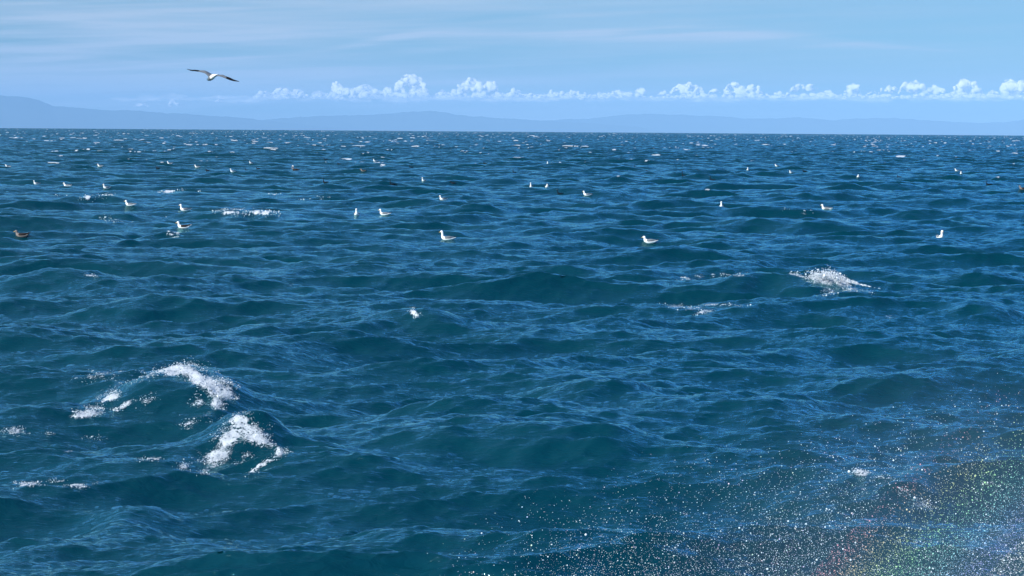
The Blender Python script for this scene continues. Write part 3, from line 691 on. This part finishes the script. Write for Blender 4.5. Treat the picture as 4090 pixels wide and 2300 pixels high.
for (fx, fy, a, b_, ang, st) in FOAM:
    if fy < 740 or st < .5: continue
    c = find_sea(fx, fy); dc = math.hypot(c[0], c[1])
    k = np.where((np.abs(P[:, 0] - c[0]) < 2.5) & (np.abs(P[:, 1] - c[1]) < max(2.5, dc * .02)))[0]
    t_ = math.radians(ang); dx = SX[k] - fx; dy = SY[k] - fy
    q = ((dx * math.cos(t_) + dy * math.sin(t_)) / a) ** 2 + ((-dx * math.sin(t_) + dy * math.cos(t_)) / b_) ** 2
    k = k[q < 1.8]
    if len(k) == 0: continue
    lk = lump2(P[k, 0], P[k, 1]); k = k[lk > .52]
    if len(k) == 0: continue
    n = int(a * b_ * st * st * 0.6); k = RNG.choice(k, n)
    C = P[k] + RNG.normal(size=(n, 3)) * np.array([.035, .035, 0])
    C[:, 2] += RNG.exponential(.007 + .018 * (st > .9), n) - .002
    Rr = np.exp(RNG.normal(math.log(.0033 * dc / 35), .5, n))
    v, f = scatter(C, Rr, I1, .22); V_.append(v); F_.append(f + n0); n0 += len(v)
# the tossed crown of spray on the right hand breaker
c = find_sea(3300, 1118)
n = 3200; ux = RNG.normal(size=n) * .42; hgt = np.abs(RNG.normal(size=n)) * .11 * np.exp(-(ux / .6) ** 2) + .02
C = np.stack([c[0] + .05 + ux, c[1] + RNG.normal(size=n) * .15, c[2] - .02 + hgt - .22 * np.maximum(ux, 0) + .03 * ux], -1)
v, f = scatter(C, np.exp(RNG.normal(math.log(.0062), .6, n)), I1, .25); V_.append(v); F_.append(f + n0)
o = mesh_np("sea_foam", np.concatenate(V_), np.concatenate(F_), [sp]); tag(o, "white foam and flung drops on the breaking crests", "foam", kind='stuff')

# ------------------------------------------------------------------ plume of spray blown past the rail at the lower right
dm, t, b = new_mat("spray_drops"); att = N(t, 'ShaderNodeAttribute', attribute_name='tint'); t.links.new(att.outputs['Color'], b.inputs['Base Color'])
b.inputs['Roughness'].default_value = 0.25
def plume(n, px_r, sig, gamma_):
    x = RNG.uniform(900, 5200, n * 5); y = RNG.uniform(1000, 3000, n * 5)
    yb = np.interp(x, [900, 1600, 2100, 2700, 3300, 4090, 5200], [2420, 2230, 1930, 1740, 1640, 1450, 1300])
    w = np.clip((y - yb) / 750, 0, 1.1) ** gamma_ * (0.35 + 0.65 * np.clip((x - 1500) / 2300, 0, 1.3))
    w *= 0.6 + 0.8 * vnoise(x / 260, y / 170, 40) * (0.4 + 1.2 * vnoise(x / 90, y / 80, 41))
    k = np.where(RNG.random(n * 5) < w)[0][:n]
    if len(k) == 0: k = np.arange(1)
    x, y = x[k], y[k]
    d = fw[None] + rt[None] * ((x - CX) / F)[:, None] + up[None] * ((CY - y) / F)[:, None]
    dist = RNG.uniform(6.5, 13.5, len(x)); hl = np.hypot(d[:, 0], d[:, 1])
    C = EYE + d * (dist / hl)[:, None]
    r = px_r * np.exp(RNG.normal(0, sig, len(x))) * 10.0 / F
    # rainbow painted into the drop colours, 42 degrees from the point opposite the sun
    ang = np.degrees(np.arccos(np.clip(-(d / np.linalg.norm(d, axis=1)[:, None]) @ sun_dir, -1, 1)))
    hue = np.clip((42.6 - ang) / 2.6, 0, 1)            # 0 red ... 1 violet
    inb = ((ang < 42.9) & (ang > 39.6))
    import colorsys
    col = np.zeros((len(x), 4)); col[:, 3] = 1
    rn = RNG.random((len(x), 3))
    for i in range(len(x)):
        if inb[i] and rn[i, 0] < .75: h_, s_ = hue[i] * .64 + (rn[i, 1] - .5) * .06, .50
        elif rn[i, 0] < .30: h_, s_ = rn[i, 1], .25  # scattered pastel hues, coloured glints painted into the drops
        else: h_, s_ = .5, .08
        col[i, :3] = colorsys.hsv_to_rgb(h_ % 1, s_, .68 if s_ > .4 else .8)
    return C, r, col
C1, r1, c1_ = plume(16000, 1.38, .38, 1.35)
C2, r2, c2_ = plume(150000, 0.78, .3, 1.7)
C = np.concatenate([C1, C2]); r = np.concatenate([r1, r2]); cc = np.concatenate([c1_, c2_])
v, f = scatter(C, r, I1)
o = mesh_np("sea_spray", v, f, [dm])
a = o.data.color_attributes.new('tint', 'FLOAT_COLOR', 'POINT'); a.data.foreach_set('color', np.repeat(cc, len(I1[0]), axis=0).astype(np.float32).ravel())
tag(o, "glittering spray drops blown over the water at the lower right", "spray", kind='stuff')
# the finest part of the spray is a thin mist
mm, t, b = new_mat("mist"); t.nodes.remove(b)
pv = N(t, 'ShaderNodeVolumePrincipled'); pv.inputs['Color'].default_value = (0.72, 0.92, 1, 1)
tc = N(t, 'ShaderNodeTexCoord'); ln = N(t, 'ShaderNodeVectorMath', operation='LENGTH'); t.links.new(tc.outputs['Object'], ln.inputs[0])
mn = N(t, 'ShaderNodeTexNoise', i_Scale=1.6, i_Detail=3.0); t.links.new(tc.outputs['Object'], mn.inputs['Vector'])
fall = math_n(t, 'POWER', math_n(t, 'SUBTRACT', 1.0, ln.outputs['Value'], clamp=True), 1.6)
t.links.new(math_n(t, 'MULTIPLY', math_n(t, 'MULTIPLY', fall, ramp(t, mn.outputs[0], [(.30, .25), (.70, 1.0)])), 0.10), pv.inputs['Density'])
t.links.new(pv.outputs[0], t.nodes['Material Output'].inputs['Volume'])
v, f = ico(4); c = at_dist(4250, 2450, 10.0)
o = mesh_np("spray_mist", v, f, [mm]); o.location = c; o.scale = (2.3, 3.0, 1.5); tag(o, "thin white mist of spray at the lower right corner", "mist", kind='stuff')
for q_ in ((3963, 1745), (3650, 2000), (3480, 2204), (3300, 2300)):
    d = ray(*q_); d = d / np.linalg.norm(d); print('BOW', q_, math.degrees(math.acos(-(d @ sun_dir))))
